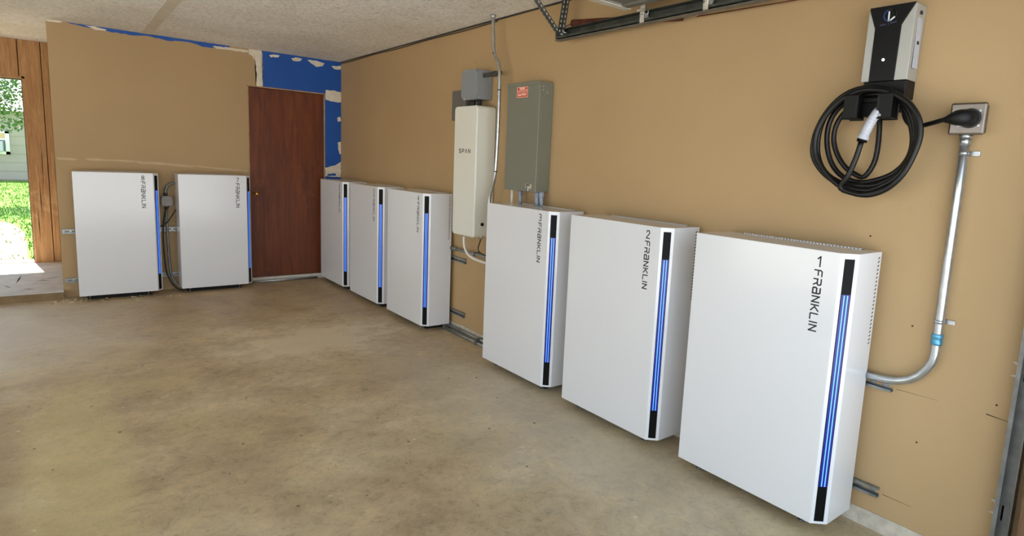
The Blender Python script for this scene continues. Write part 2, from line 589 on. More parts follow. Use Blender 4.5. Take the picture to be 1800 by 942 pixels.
# back wall with the door opening
DX0, DX1, DZ1 = -1.014, -0.204, 2.176
q = MB().box(X_END, DX0 - 0.012, 0, 0.12, 0, CEIL).box(DX1 + 0.012, 0, 0, 0.12, 0, CEIL).box(DX0 - 0.012, DX1 + 0.012, 0, 0.12, DZ1 + 0.01, CEIL)
wb = struct(q.build('wall_back', M['tan']))
wall_patch('paint_patch', [(-0.9, 2.57), (-0.0, 2.57), (0.0, 2.186), (-0.9, 2.186)], M['blue'], wb, 0.0008, 0.0, 5)
wall_patch('paint_patch', [(-0.192, 2.186), (0.0, 2.186), (0.0, 1.16), (-0.192, 1.16)], M['blue'], wb, 0.0008, 0.0, 5)
wall_patch('paint_patch', [(-2.60, 2.5705), (-2.40, 2.5705), (-2.2, 2.5705), (-1.93, 2.5705), (-1.72, 2.5705), (-1.42, 2.5705), (-1.18, 2.5705), (-1.2, 2.55),
                           (-1.33, 2.526), (-1.44, 2.523), (-1.546, 2.55), (-1.744, 2.535), (-1.919, 2.552), (-2.026, 2.536), (-2.227, 2.54), (-2.399, 2.548), (-2.5, 2.562)],
           M['blue'], wb, 0.0008, 0.004, 0.03, 1)
comp = [
    ([(-1.003, 2.5705), (-0.872, 2.5705), (-0.866, 2.444), (-0.868, 2.293), (-0.864, 2.188), (-0.938, 2.188), (-0.928, 2.328), (-0.938, 2.447), (-0.96, 2.50), (-1.003, 2.512)], 0.007),
    ([(-0.796, 2.533), (-0.755, 2.548), (-0.684, 2.547), (-0.7, 2.522), (-0.779, 2.515)], 0.005),
    ([(-0.563, 2.533), (-0.514, 2.552), (-0.445, 2.543), (-0.471, 2.513), (-0.539, 2.505)], 0.005),
    ([(-0.385, 2.538), (-0.287, 2.551), (-0.192, 2.532), (-0.218, 2.497), (-0.287, 2.474), (-0.351, 2.508)], 0.006),
    ([(-0.111, 2.508), (0.0, 2.528), (0.0, 2.487), (-0.078, 2.478)], 0.005),
    ([(-0.186, 2.237), (0.0, 2.226), (0.0, 2.107), (-0.098, 2.103), (-0.18, 2.114)], 0.005),
    ([(-0.045, 1.925), (-0.011, 1.939), (0.0, 1.887), (-0.036, 1.877)], 0.004),
    ([(-0.042, 1.63), (0.0, 1.648), (0.0, 1.50), (-0.02, 1.49), (-0.034, 1.56)], 0.004),
    ([(-0.188, 1.326), (-0.066, 1.365), (-0.002, 1.40), (-0.002, 1.215), (-0.188, 1.228)], 0.006),
    ([(-2.40, 2.562), (-2.334, 2.566), (-2.235, 2.556), (-2.25, 2.541), (-2.323, 2.540)], 0.004),
    ([(-1.35, 2.543), (-1.195, 2.553), (-1.002, 2.552), (-1.003, 2.53), (-1.207, 2.528), (-1.314, 2.52)], 0.004),
    ([(-2.682, 2.5705), (-2.56, 2.5705), (-2.575, 2.558), (-2.681, 2.553)], 0.003),
]
for i, (p, a) in enumerate(comp):
    wall_patch('filler_patch', p, M['compound'], wb, 0.0022, a, 0.025, 10 + i)
wall_patch('filler_patch', [(-0.16, 1.256), (-0.06, 1.262), (-0.07, 1.236), (-0.17, 1.23)], M['blue'], wb, 0.003, 0.004, 0.03, 50)
for i, (a, b, z0, z1, h) in enumerate([(-2.68, -2.52, 1.336, 1.33, 0.020), (-2.46, -2.05, 1.332, 1.328, 0.014), (-2.06, -1.55, 1.326, 1.302, 0.022), (-1.56, -1.03, 1.302, 1.266, 0.016)]):
    wall_patch('tape_line', [(a, z0), ((a + b) / 2, (z0 + z1) / 2 + 0.004), (b, z1), (b - 0.02, z1 - h), ((a + b) / 2, (z0 + z1) / 2 - h), (a + 0.02, z0 - h)], M['mudline'], wb, 0.0012, 0.004, 0.05, 70 + i)

# brown door in the back wall
d1 = struct(bx(DX0 + 0.004, DX1 - 0.004, 0.008, 0.048, 0.062, DZ1 - 0.006, bev=0.002).build('door_1', M['doorwood']), 'flush brown veneered door with a brass knob')
q = MB()
q.box(DX0 - 0.012, DX0, -0.004, 0.1, 0.0, DZ1 + 0.01).box(DX1, DX1 + 0.012, -0.004, 0.1, 0.0, DZ1 + 0.01).box(DX0 - 0.012, DX1 + 0.012, -0.004, 0.1, DZ1, DZ1 + 0.012)
q.build('frame', M['bare'], d1)
q = MB().box(DX0, DX1, 0.06, 0.1, 0.02, DZ1)
q.build('stop', M['doorwood'], d1)
kx, kz = DX0 + 0.055, 1.012
q = MB().cyl((kx, 0.010, kz), (kx, 0.0, kz), 0.028, 20).cyl((kx, 0.0, kz), (kx, -0.03, kz), 0.012, 12).ball((kx, -0.042, kz), 0.026, 1, 0.75, 1)
q.build('knob', M['brass'], d1)
q = MB().box(DX0 - 0.0, DX1 + 0.0, -0.012, 0.1, 0.03, 0.058, bev=0.004).box(DX0, DX1, -0.004, 0.1, 0.0, 0.03)
q.build('sill', M['sill'], d1)

# alcove beyond the free end of the back wall
struct(bx(X_END, X_END + 0.1, 0.12, Y_WOOD, 0, CEIL).build('wall_alcove_side', M['tan']))
q = MB().box(X_LEFT, X_END, -0.10, Y_WOOD + 0.2, -0.1, 0.078)
fa = struct(q.build('floor_alcove', M['slab']), 'raised pale slab with flaking paint and a sun patch')
q = MB()
pts = []
rnd = random.Random(5)
q.box(X_LEFT, X_END, -0.118, -0.099, 0.0, 0.070)
q.build('slab_edge', M['slabedge'], fa)
for i, (a, b) in enumerate([((-3.02, 0.95), (-3.045, 0.45)), ((-2.86, 0.62), (-2.70, 0.68)), ((-2.9, 0.58), (-2.78, 0.52)), ((-3.13, 0.4), (-3.07, 0.25)), ((-2.98, 0.15), (-2.9, 0.1))]):
    A, B = Vector(a + (0.0785,)), Vector(b + (0.0785,))
    d = (B - A).normalized()
    p = Vector((-d.y, d.x, 0)) * random.uniform(0.007, 0.016)
    MB().prism([A, (A + B) / 2 + p, B, (A + B) / 2 - p * 0.6], (0, 0, 0.0006)).build('flake', M['groove'], fa)

# panelled wall with an open doorway to the garden
OX0, OX1, OZ = -3.86, -2.905, 2.165
ww = struct(bx(X_LEFT, OX0, Y_WOOD + 0.012, Y_WOOD + 0.14, 0, CEIL).box(OX1, 0.1, Y_WOOD + 0.012, Y_WOOD + 0.14, 0, CEIL).box(OX0, OX1, Y_WOOD + 0.012, Y_WOOD + 0.14, OZ, CEIL).build('wall_alcove_back', M['groove']), 'knotty pine plank wall with an open doorway')
edges = [-4.19, -3.985, -3.775, -3.57, -3.36, -3.155, -2.947, -2.752, X_END]
for i in range(len(edges) - 1):
    a, b = edges[i] + 0.004, edges[i + 1] - 0.004
    if b <= OX0 or a >= OX1:
        bx(a, b, Y_WOOD, Y_WOOD + 0.014, 0.078, CEIL, bev=0.003, seg=1).build('plank', M['pine'], ww)
    elif b > OX1:
        q = MB().prism([(a, Y_WOOD, CEIL), (b, Y_WOOD, CEIL), (b, Y_WOOD, 0.078), (OX1 - 0.004, Y_WOOD, 0.078), (OX1 - 0.004, Y_WOOD, OZ + 0.004), (a, Y_WOOD, OZ + 0.004)], (0, 0.014, 0))
        q.build('plank', M['pine'], ww)
    elif a < OX0:
        q = MB().prism([(b, Y_WOOD, CEIL), (a, Y_WOOD, CEIL), (a, Y_WOOD, 0.078), (OX0, Y_WOOD, 0.078), (OX0, Y_WOOD, OZ + 0.004), (b, Y_WOOD, OZ + 0.004)], (0, 0.014, 0))
        q.build('plank', M['pine'], ww)
    else:
        bx(a, b, Y_WOOD, Y_WOOD + 0.014, OZ + 0.004, CEIL, bev=0.003, seg=1).build('plank', M['pine'], ww)
# split grain lines low on the plank beside the doorway
for xa, z0, z1 in ((-2.835, 0.55, 1.05), (-2.80, 0.9, 1.5), (-2.865, 0.3, 0.75)):
    MB().prism([(xa, Y_WOOD, z0), (xa + 0.004, Y_WOOD, (z0 + z1) / 2), (xa - 0.002, Y_WOOD, z1), (xa - 0.004, Y_WOOD, (z0 + z1) / 2)], (0, -0.0012, 0)).build('crack', M['groove'], ww)
d2 = MB().box(OX1 - 0.022, OX1, Y_WOOD - 0.006, Y_WOOD + 0.15, 0.078, OZ + 0.01).box(OX0, OX0 + 0.022, Y_WOOD - 0.006, Y_WOOD + 0.15, 0.078, OZ + 0.01).box(OX0, OX1, Y_WOOD - 0.006, Y_WOOD + 0.15, OZ - 0.014, OZ + 0.01).build('door_2', M['pine'])
struct(d2, 'open doorway to the garden in the pine plank wall')
MB().box(OX1 - 0.030, OX1 - 0.022, Y_WOOD + 0.06, Y_WOOD + 0.15, 0.078, OZ - 0.014).box(OX0 + 0.022, OX0 + 0.03, Y_WOOD + 0.06, Y_WOOD + 0.15, 0.078, OZ - 0.014).box(OX0, OX1, Y_WOOD + 0.06, Y_WOOD + 0.15, OZ - 0.026, OZ - 0.014).build('weather_strip', M['darksteel'], d2)
MB().box(OX0, OX1, Y_WOOD + 0.02, Y_WOOD + 0.17, 0.078, 0.095, bev=0.004).build('threshold', M['sill'], d2)

# the rest of the shell: far side wall with an added daylight opening, front wall around the open overhead doorway
q = MB().box(X_LEFT - 0.15, X_LEFT, -7.05, -6.75, 0, CEIL).box(X_LEFT - 0.15, X_LEFT, -1.9, Y_WOOD + 0.1, 0, CEIL).box(X_LEFT - 0.15, X_LEFT, -6.75, -1.9, 2.32, CEIL)
q.box(X_LEFT - 0.13, X_LEFT - 0.02, -4.65, -4.5, 0, 2.32)
struct(q.build('wall_left', M['tan']), 'open carport side of the garage with one post')
q = MB().box(X_LEFT, -5.35, Y_FRONT - 0.18, Y_FRONT, 0, CEIL).box(-5.35, 0.0, Y_FRONT - 0.18, Y_FRONT, 2.28, CEIL)
struct(q.build('wall_front', M['tan']))
struct(bx(-0.16, 0.0, Y_FRONT - 0.14, Y_FRONT - 0.02, 0, 2.28, bev=0.003).build('trim_3', M['jambwood']), 'dark wooden jamb of the overhead doorway')

# outdoors
struct(bx(-22, 8, -26, -7.25, -0.2, -0.02).build('driveway', M['drive']))
struct(bx(-22, 12, Y_WOOD + 0.2, 40, -0.3, -0.02).build('lawn', M['grass']))
struct(bx(-22, X_LEFT, -7.25, Y_WOOD + 0.2, -0.3, -0.01).build('yard_ground', M['yard']))  # unseen ground by the added opening, tone set for its bounce light
q = MB()
pp = [(-4.6, 1.95), (-2.98, 1.95), (-3.02, 2.6), (-3.06, 4.0), (-3.14, 5.6), (-3.35, 7.0), (-3.55, 7.6), (-4.6, 7.9)]
q.prism([(x, y, -0.03) for x, y in pp], (0, 0, 0.02))
struct(q.build('garden_path', M['path']), 'pale bare path outside the doorway')

# ================================================================== battery cabinets
CH = 0.0475   # chamfer along the face
CD = 0.0517   # chamfer in depth
DEPTH = 0.2567
Z0 = 0.05

LET = {
    'F': [[(0, 0), (0, .8), (.2, 1), (1, 1)], [(0, .5), (.85, .5)]],
    'R': [[(0, 0), (0, .55)], [(0, 1), (.85, 1), (1, .88), (1, .62), (.85, .5), (0, .5)], [(.6, .5), (1, 0)]],
    'a': [[(.08, 1), (.85, 1), (1, .88), (1, 0), (.15, 0), (0, .1), (0, .4), (.15, .52), (1, .52)]],
    'N': [[(0, 0), (0, 1), (1, 0), (1, 1)]],
    'K': [[(0, 0), (0, 1)], [(1, 1), (.3, .5), (1, 0)], [(.05, .5), (.3, .5)]],
    'L': [[(0, 1), (0, .1), (.1, 0), (1, 0)]],
    'I': [[(0, 0), (0, 1)]],
    'S': [[(1, .85), (.8, 1), (.2, 1), (0, .85), (0, .65), (.2, .53), (.8, .47), (1, .35), (1, .15), (.8, 0), (.2, 0), (0, .15)]],
    'P': [[(0, 0), (0, 1), (.8, 1), (1, .85), (1, .6), (.8, .45), (0, .45)]],
    'A': [[(0, 0), (.5, 1), (1, 0)]],
}
DIG = {
    '1': [[(.1, .78), (.6, 1), (.6, 0)]],
    '2': [[(0, .8), (.2, 1), (.75, 1), (.95, .82), (.9, .6), (.15, .18), (0, 0), (1, 0)]],
    '3': [[(0, 1), (.8, 1), (.95, .85), (.95, .65), (.75, .52), (.3, .52)], [(.75, .52), (1, .38), (1, .15), (.8, 0), (0, 0)]],
    '4': [[(.75, 0), (.75, 1), (0, .3), (1, .3)]],
    '5': [[(.95, 1), (.1, 1), (.05, .58), (.75, .6), (1, .42), (1, .18), (.75, 0), (0, .02)]],
    '6': [[(.9, 1), (.3, .95), (0, .55), (0, .2), (.25, 0), (.75, 0), (1, .2), (1, .4), (.75, .55), (.05, .5)]],
    '7': [[(0, 1), (1, 1), (.4, 0)]],
    '8': [[(.5, .53), (.12, .65), (.08, .85), (.3, 1), (.7, 1), (.92, .85), (.88, .65), (.5, .53), (.08, .38), (0, .18), (.25, 0), (.75, 0), (1, .18), (.92, .38), (.5, .53)]],
}


def arc_round(o, w):
    mod = o.modifiers.new('bevel', 'BEVEL')
    mod.width = w
    mod.segments = 2
    mod.limit_method = 'ANGLE'
    return o


def make_cabinet(W, H, label, group):
    """origin on the floor at the back left foot line; faces local -Y, width along +X"""
    t = thing('battery_cabinet', label, 'battery', group=group)
    D = DEPTH
    prof = [(0, 0), (0, -D), (W - CH, -D), (W, -D + CD), (W, 0)]
    q = MB().prism([(x, y, Z0) for x, y in prof], (0, 0, H), bev=0.0022, seg=2)
    q.build('body', M['white'], t)
    # chamfer frame
    cv = Vector((CH, CD, 0))
    L = cv.length
    ax = cv / L
    nr = Vector((ax.y, -ax.x, 0))
    o0 = Vector((W - CH, -D, 0))

    def strip(name, a0, a1, z0, z1, d0, d1, m):
        p = [o0 + ax * (L * a) + nr * d0 + Vector((0, 0, z)) for a, z in ((a0, z0), (a1, z0), (a1, z1), (a0, z1))]
        return MB().prism(p, nr * (d1 - d0)).build(name, m, t)
    zt = Z0 + H
    strip('light_strip', 0.21, 0.77, Z0 + 0.013, zt - 0.022, -0.002, 0.0012, M['black'])
    strip('light_diffuser', 0.25, 0.73, Z0 + 0.168, zt - 0.165, 0.0, 0.0018, M['ledglow'])
    strip('light_tube', 0.375, 0.43, Z0 + 0.17, zt - 0.168, 0.0, 0.003, M['ledline'])
    strip('light_tube', 0.56, 0.615, Z0 + 0.17, zt - 0.168, 0.0, 0.003, M['ledline'])
    # ventilation: slots along the rear of the top and of the side
    q = MB().box(0.10, W - 0.07, -0.020, -0.004, zt - 0.004, zt + 0.0008)
    q.build('vent_slot_bed', M['ventdark'], t)
    q = MB()
    k = 0
    x = 0.105
    while x < W - 0.085:
        q.box(x, x + 0.0075, -0.021, -0.003, zt - 0.002, zt + 0.0035)
        x += 0.0155
    tag(q.build('vent_grille', M['white'], t), kind='stuff')
    q = MB()
    z = zt - 0.03
    while z > zt - 0.40:
        q.prism([(W - 0.001, -0.030, z), (W - 0.001, -0.018, z + 0.004), (W - 0.001, -0.018, z + 0.010), (W - 0.001, -0.030, z + 0.006)], (0.0016, 0, 0))
        z -= 0.0165
    tag(q.build('side_vent', M['ventdark'], t), kind='stuff')
    # name printed down the face, letter tops toward the light strip
    q = MB()
    h, w, st = 0.031, 0.0235, 0.0056
    a = 0.0
    for ch in 'FRaNKLIN':
        ww_ = w if ch != 'I' else 0.0
        for pl in LET[ch]:
            q.stroke([(a + u * ww_, v * h) for u, v in pl], st if ch != 'a' else 0.0062, (W - CH - 0.1, -D, zt - 0.082), (0, 0, -1), (1, 0, 0), (0, -1, 0), 0.0005)
        a += ww_ + 0.0125
    q.build('lettering', M['ink'], t)
    # dark block added under the body to deepen the gap's shade, with two small levelling feet in front of it
    bx(0.06, W - 0.10, -D + 0.085, -0.004, 0.0, Z0 + 0.001).build('stand', M['standdark'], t)
    for fx in (0.08, W - 0.12):
        MB().cyl((fx, -D + 0.070, 0.0), (fx, -D + 0.070, 0.008), 0.012, 12).cyl((fx, -D + 0.070, 0.008), (fx, -D + 0.070, Z0 + 0.002), 0.006, 10).build('foot', M['zincdull'], t)
    return t


def number(t, W, H, d):
    q = MB()
    for pl in DIG[d]:
        q.stroke([(u * 0.021, v * 0.040) for u, v in pl], 0.0056, (W - CH - 0.094, -DEPTH, Z0 + H - 0.066), (1, 0, 0), (0, 0, 1), (0, -1, 0), 0.0005)
    o = q.build('number', M['ink'], t)
    o['label'] = 'printed number ' + d
    return o


G = 0.0325
grp = 'white battery cabinets with blue light strips'
labs = {
    1: 'white battery cabinet numbered 1, largest in view, under the wall charger',
    2: 'white battery cabinet numbered 2, standing between cabinets 1 and 3',
    3: 'white battery cabinet numbered 3, directly below the grey load centre',
    4: 'white battery cabinet numbered 4, standing beside the tall cream panel box',
    5: 'white battery cabinet numbered 5, middle of the three by the room corner',
    6: 'white battery cabinet numbered 6, in the room corner beside the brown door',
    7: 'white battery cabinet numbered 7, on the back wall against the brown door',
    8: 'white battery cabinet numbered 8, at the end of the back wall by the garden doorway',
}
W1, H1 = 0.75, 1.15
W2, H2 = 0.669, 1.168
ycab = {1: -5.5383, 2: -4.6113, 3: -3.6925, 4: -1.9974, 5: -1.0592, 6: -0.1291}
base = make_cabinet(W1, H1, labs[1], grp)
cabs = {1: base}
for i in (2, 3, 4, 5, 6):
    cabs[i] = copy_tree(base)
base2 = make_cabinet(W2, H2, labs[8], grp)
cabs[8] = base2
cabs[7] = copy_tree(base2)
for i, c in cabs.items():
    c['label'] = labs[i]
    if i <= 6:
        c.location = (-G, ycab[i], 0)
        c.rotation_euler = (0, 0, -PI / 2)
        number(c, W1, H1, str(i))
    else:
        c.location = ({7: -1.7394, 8: -2.5698}[i], -G + 0.0058, 0)
        number(c, W2, H2, str(i))

# ================================================================== strut channels behind the cabinets
def strut(name, length, label):
    """origin at one end of the wall line; runs along local +X, opens toward local -Y"""
    t = thing(name, label, 'bracket', group='slotted steel mounting channels')
    q = MB().box(0, length, -0.0215, 0, 0.019, 0.0215).box(0, length, -0.0215, 0, -0.0215, -0.019)
    q.box(0, length, -0.0215, -0.0195, 0.011, 0.0195).box(0, length, -0.0215, -0.0195, -0.0195, -0.011)
    # back plate with slots
    q.box(0, length, -0.003, 0, 0.007, 0.019).box(0, length, -0.003, 0, -0.019, -0.007)
    x = 0.0
    while x < length:
        q.box(x, min(x + 0.02, length), -0.003, 0, -0.007, 0.007)
        x += 0.052
    q.build('channel', M['strut'], t)
    return t


segs = [(-1.95, -2.96, 'beside cabinet 4'), (-0.2, -1.85, 'behind cabinets 5 and 6'), (-3.72, -4.5, 'behind cabinet 3'), (-4.58, -6.386, 'sticking out past cabinet 1')]
for y0, y1, where in segs:
    for zz, lv in ((0.640, 'upper'), (0.168, 'lower')):
        s = strut('strut_channel', y0 - y1, '%s slotted steel mounting channel on the long wall, %s' % (lv, where))
        s.location = (-0.0005, y0, zz)
        s.rotation_euler = (0, 0, -PI / 2)
for zz, lv in ((0.637, 'upper'), (0.163, 'lower')):
    s = strut('strut_channel', 1.6, '%s slotted steel mounting channel on the back wall behind cabinets 7 and 8' % lv)
    s.location = (-2.665, -0.0005, zz)

# ================================================================== vehicle charger
CY = -6.235
ch = thing('vehicle_charger', 'black and silver wall charger with a coiled black cable', 'charger', (0, 0, 0))
q = MB().prism([(-0.002, -6.150, 1.885), (-0.002, -6.320, 1.885), (-0.002, -6.325, 2.172), (-0.002, -6.153, 2.172)], (-0.092, 0, 0), bev=0.004)
q.build('housing', M['silver'], ch)
XF = -0.094


def face_poly(name, pts, d, m, x=XF):
    return MB().prism([(x, y, z) for y, z in pts], (-d, 0, 0), bev=0.001, seg=1).build(name, m, ch)


face_poly('black_face', [(-6.154, 2.171), (-6.325, 2.171), (-6.280, 2.093), (-6.276, 1.883), (-6.181, 1.883), (-6.182, 2.090)], 0.012, M['blackface'])
face_poly('silver_side', [(-6.1525, 2.165), (-6.1815, 2.088), (-6.1805, 1.884), (-6.150, 1.884)], 0.010, M['silver'])
face_poly('silver_side', [(-6.3245, 2.169), (-6.3235, 1.884), (-6.2765, 1.884), (-6.2805, 2.092)], 0.010, M['silver'])
q = MB().box(-0.088, -0.002, -6.318, -6.154, 1.815, 1.886, bev=0.004)
q.build('lower_body', M['blackplastic'], ch)
q = MB().box(-0.07, -0.03, -6.3265, -6.3235, 1.93, 2.12, bev=0.001)
q.build('side_trim', M['ltgray'], ch)
for z in (2.133, 2.02):
    MB().box(-0.06, -0.045, -6.329, -6.3245, z, z + 0.012).build('side_screw', M['ventdark'], ch)
XL = XF - 0.012
q = MB().cyl((XL - 0.002, -6.2285, 1.965), (XL + 0.004, -6.2285, 1.965), 0.0055, 16)
q.build('status_lamp', M['ledwhite'], ch)


def logo_arc(a0, a1, m):
    q = MB()
    c = (-6.2325, 2.134)
    pts = [(c[0] - 0.0215 * math.cos(math.radians(a)), c[1] + 0.021 * math.sin(math.radians(a))) for a in [a0 + (a1 - a0) * k / 12 for k in range(13)]]
    q.stroke(pts, 0.0036, (XL, 0, 0), (0, 1, 0), (0, 0, 1), (-1, 0, 0), 0.0006)
    return q.build('logo_ring', m, ch)


logo_arc(110, 262, M['logoblue'])
logo_arc(50, 110, M['logowhite'])
logo_arc(-25, 50, M['logogreen'])
q = MB().stroke([(-6.230, 2.146), (-6.2305, 2.113), (-6.2365, 2.1135), (-6.2505, 2.124)], 0.0052, (XL, 0, 0), (0, 1, 0), (0, 0, 1), (-1, 0, 0), 0.0012)
q.build('logo_stroke', M['logowhite'], ch)
q = MB().stroke([(-6.2015, 2.0995), (-6.2195, 2.1005)], 0.004, (XL, 0, 0), (0, 1, 0), (0, 0, 1), (-1, 0, 0), 0.0005).stroke([(-6.2405, 2.103), (-6.2595, 2.106)], 0.004, (XL, 0, 0), (0, 1, 0), (0, 0, 1), (-1, 0, 0), 0.0005)
q.stroke([(-6.231, 2.106), (-6.231, 2.096)], 0.0015, (XL, 0, 0), (0, 1, 0), (0, 0, 1), (-1, 0, 0), 0.0005)
q.build('faint_print', M['logodim'], ch)
# cable hook / holster
hol = MB().box(-0.10, -0.002, -6.285, -6.135, 1.768, 1.822, bev=0.004)
hol = hol.build('holster', M['blackplastic'], ch)
for a, b in ((-6.170, -6.122), (-6.300, -6.252)):
    MB().box(-0.158, -0.092, b, a, 1.735, 1.826, bev=0.005).build('hook_plate', M['blackplastic'], hol)
MB().box(-0.12, -0.06, -6.2515, -6.1705, 1.745, 1.80, bev=0.003).build('socket_well', M['black'], hol)
for a in (-6.1685, -6.2535):
    MB().box(-0.1592, -0.157, a - 0.0008, a + 0.0008, 1.75, 1.815).build('hook_edge', M['ventdark'], hol)
# connector: pistol grip
gp = [(-0.105, -6.262, 1.765), (-0.135, -6.25, 1.757), (-0.150, -6.238, 1.737), (-0.155, -6.226, 1.708), (-0.157, -6.215, 1.676), (-0.158, -6.208, 1.652)]
q = MB().tube(smooth_path(gp, 5), [0.024] * 5 + [0.024 - 0.0012 * k for k in range(5)] + [0.018 + 0.0001 * k for k in range(11)] + [0.019, 0.0205, 0.022, 0.0225, 0.0225], 16)
con = q.build('connector', M['ltgray'], ch, True)
for k in range(7):
    t_ = k / 6
    a = Vector((-0.1525, -6.233, 1.727)).lerp(Vector((-0.1575, -6.211, 1.664)), t_)
    d_ = (Vector((-0.1575, -6.211, 1.664)) - Vector((-0.1525, -6.233, 1.727))).normalized()
    MB().tube([a - d_ * 0.0022, a, a + d_ * 0.0022], [0.0185, 0.0208, 0.0185], 16).build('grip_rib', M['ltgray'], con)
MB().tube([(-0.150, -6.252, 1.748), (-0.148, -6.272, 1.742), (-0.14, -6.286, 1.742)], [0.012, 0.009, 0.005], 10).build('trigger', M['ltgray'], con)
MB().tube([(-0.1578, -6.2085, 1.654), (-0.1585, -6.206, 1.640)], [0.0195, 0.0185], 16).build('cable_gland', M['black'], con)
# coiled cable
loops = []
cyl_ = -6.197
spec = [  # radius left, right, top, bottom, x
    (0.145, 0.150, 0.168, 0.150, -0.060), (0.168, 0.172, 0.180, 0.170, -0.082), (0.200, 0.190, 0.190, 0.190, -0.104),
    (0.214, 0.206, 0.200, 0.212, -0.126), (0.186, 0.212, 0.194, 0.222, -0.146)]
cz = 1.655
path = [(-0.05, -6.20, 1.83), (-0.052, -6.222, 1.72), (-0.054, -6.224, 1.58)]
a = -0.5 * PI
N = 20
tot = len(spec) * N
for k in range(tot + 1):
    li = min(k // N, len(spec) - 1)
    ln = min(li + 1, len(spec) - 1)
    f = (k % N) / N if k < tot else 1.0
    S = [p + (r - p) * f for p, r in zip(spec[li], spec[ln])]
    ang = a - 2 * PI * k / N
    cy_, sy_ = math.cos(ang), math.sin(ang)
    # y decreases to the right in the photograph
    yy = cyl_ - (S[1] if cy_ > 0 else S[0]) * cy_ + 0.006 * math.sin(3 * ang + li)
    zz = cz + (S[2] if sy_ > 0 else S[3]) * sy_ + 0.005 * math.sin(2 * ang + 1.7 * li)
    yy -= (0.03 if sy_ < -0.3 and li >= 3 else 0.0) * (-sy_ - 0.3)
    path.append((S[4], yy, zz))
path += [(-0.152, -6.14, 1.452), (-0.156, -6.165, 1.50), (-0.158, -6.19, 1.57), (-0.1585, -6.2055, 1.642)]
MB().tube(smooth_path(path, 4), 0.0108, 10).build('charging_cable', M['cable'], ch)
# power cord to the receptacle
pc = [(-0.045, -6.30, 1.80), (-0.04, -6.31, 1.745), (-0.05, -6.34, 1.713), (-0.075, -6.385, 1.708), (-0.10, -6.43, 1.714), (-0.118, -6.475, 1.724), (-0.122, -6.50, 1.728)]
MB().tube(smooth_path(pc, 6), 0.0088, 10).build('power_cord', M['cable'], ch)
pl = [(-0.122, -6.478, 1.723), (-0.119, -6.50, 1.727), (-0.112, -6.522, 1.731), (-0.099, -6.537, 1.733), (-0.083, -6.541, 1.733), (-0.0655, -6.541, 1.733)]
q = MB().tube(smooth_path(pl, 4), [0.010, 0.012, 0.0145, 0.018, 0.021, 0.024, 0.0265, 0.028, 0.029, 0.0295] + [0.0295] * 11, 18)
q.build('plug', M['blackplastic'], ch, True)

# stainless receptacle box
rb = thing('receptacle_box', 'square stainless outlet box holding the charger plug', 'outlet box')
q = MB().box(-0.048, -0.002, -6.582, -6.482, 1.680, 1.785, bev=0.006)
q.build('back_box', M['steel'], rb)
q = MB().box(-0.060, -0.046, -6.591, -6.474, 1.674, 1.790, bev=0.007, seg=3)
q.build('cover_plate', M['steel'], rb)
MB().cyl((-0.0600, -6.541, 1.733), (-0.0635, -6.541, 1.733), 0.036, 24).build('socket_ring', M['ventdark'], rb)
for y in (-6.508, -6.572):
    for z in (1.706, 1.759):
        MB().cyl((-0.060, y, z), (-0.0625, y, z), 0.0042, 10).build('screw', M['zinc'], rb)

# conduit from the receptacle down and round the bend
XC = -0.030
cp = [(XC, -6.527, 1.676), (XC, -6.528, 1.45), (XC, -6.528, 1.2), (XC, -6.529, 1.0), (XC, -6.529, 0.86)]
bc = [(-6.529, 0.83), (-6.524, 0.795), (-6.508, 0.760), (-6.484, 0.725), (-6.452, 0.698), (-6.412, 0.680), (-6.372, 0.672), (-6.33, 0.669), (-6.2895, 0.668)]
cd = thing('steel_conduit', 'thick steel conduit dropping from the outlet box and bending behind cabinet 1', 'conduit')
MB().tube(cp + [(XC, y, z) for y, z in bc], 0.0165, 16).build('pipe', M['zinc'], cd)
MB().cyl((XC, -6.527, 1.678), (XC, -6.527, 1.662), 0.022, 8).cyl((XC, -6.527, 1.664), (XC, -6.527, 1.636), 0.0195, 16).build('box_connector', M['zinc'], cd)
q = MB().tube([(XC, -6.529, z) for z in (0.910, 0.905, 0.893, 0.888, 0.882, 0.870, 0.865)], [0.019, 0.021, 0.021, 0.018, 0.021, 0.021, 0.019], 16)
tag(q.build('coupling', M['bluefit'], cd), 'blue coupling')
for z in (1.607, 0.958):
    q = MB().tube([(XC, -6.528, z - 0.007), (XC, -6.528, z + 0.007)], 0.0182, 16).box(-0.006, -0.001, -6.575, -6.528, z - 0.009, z + 0.009, bev=0.001, seg=1).box(-0.0075, -0.005, -6.568, -6.558, z - 0.004, z + 0.004)
    q.build('pipe_strap', M['zinc'], cd)

# ================================================================== cream smart panel, boxes and conduits
sp = thing('breaker_panel', 'tall narrow cream panel box with rounded corners, lettered SPAN', 'panel box')
yl, yr, zb_, zt_ = -2.998, -3.335, 0.895, 1.912
q = MB()
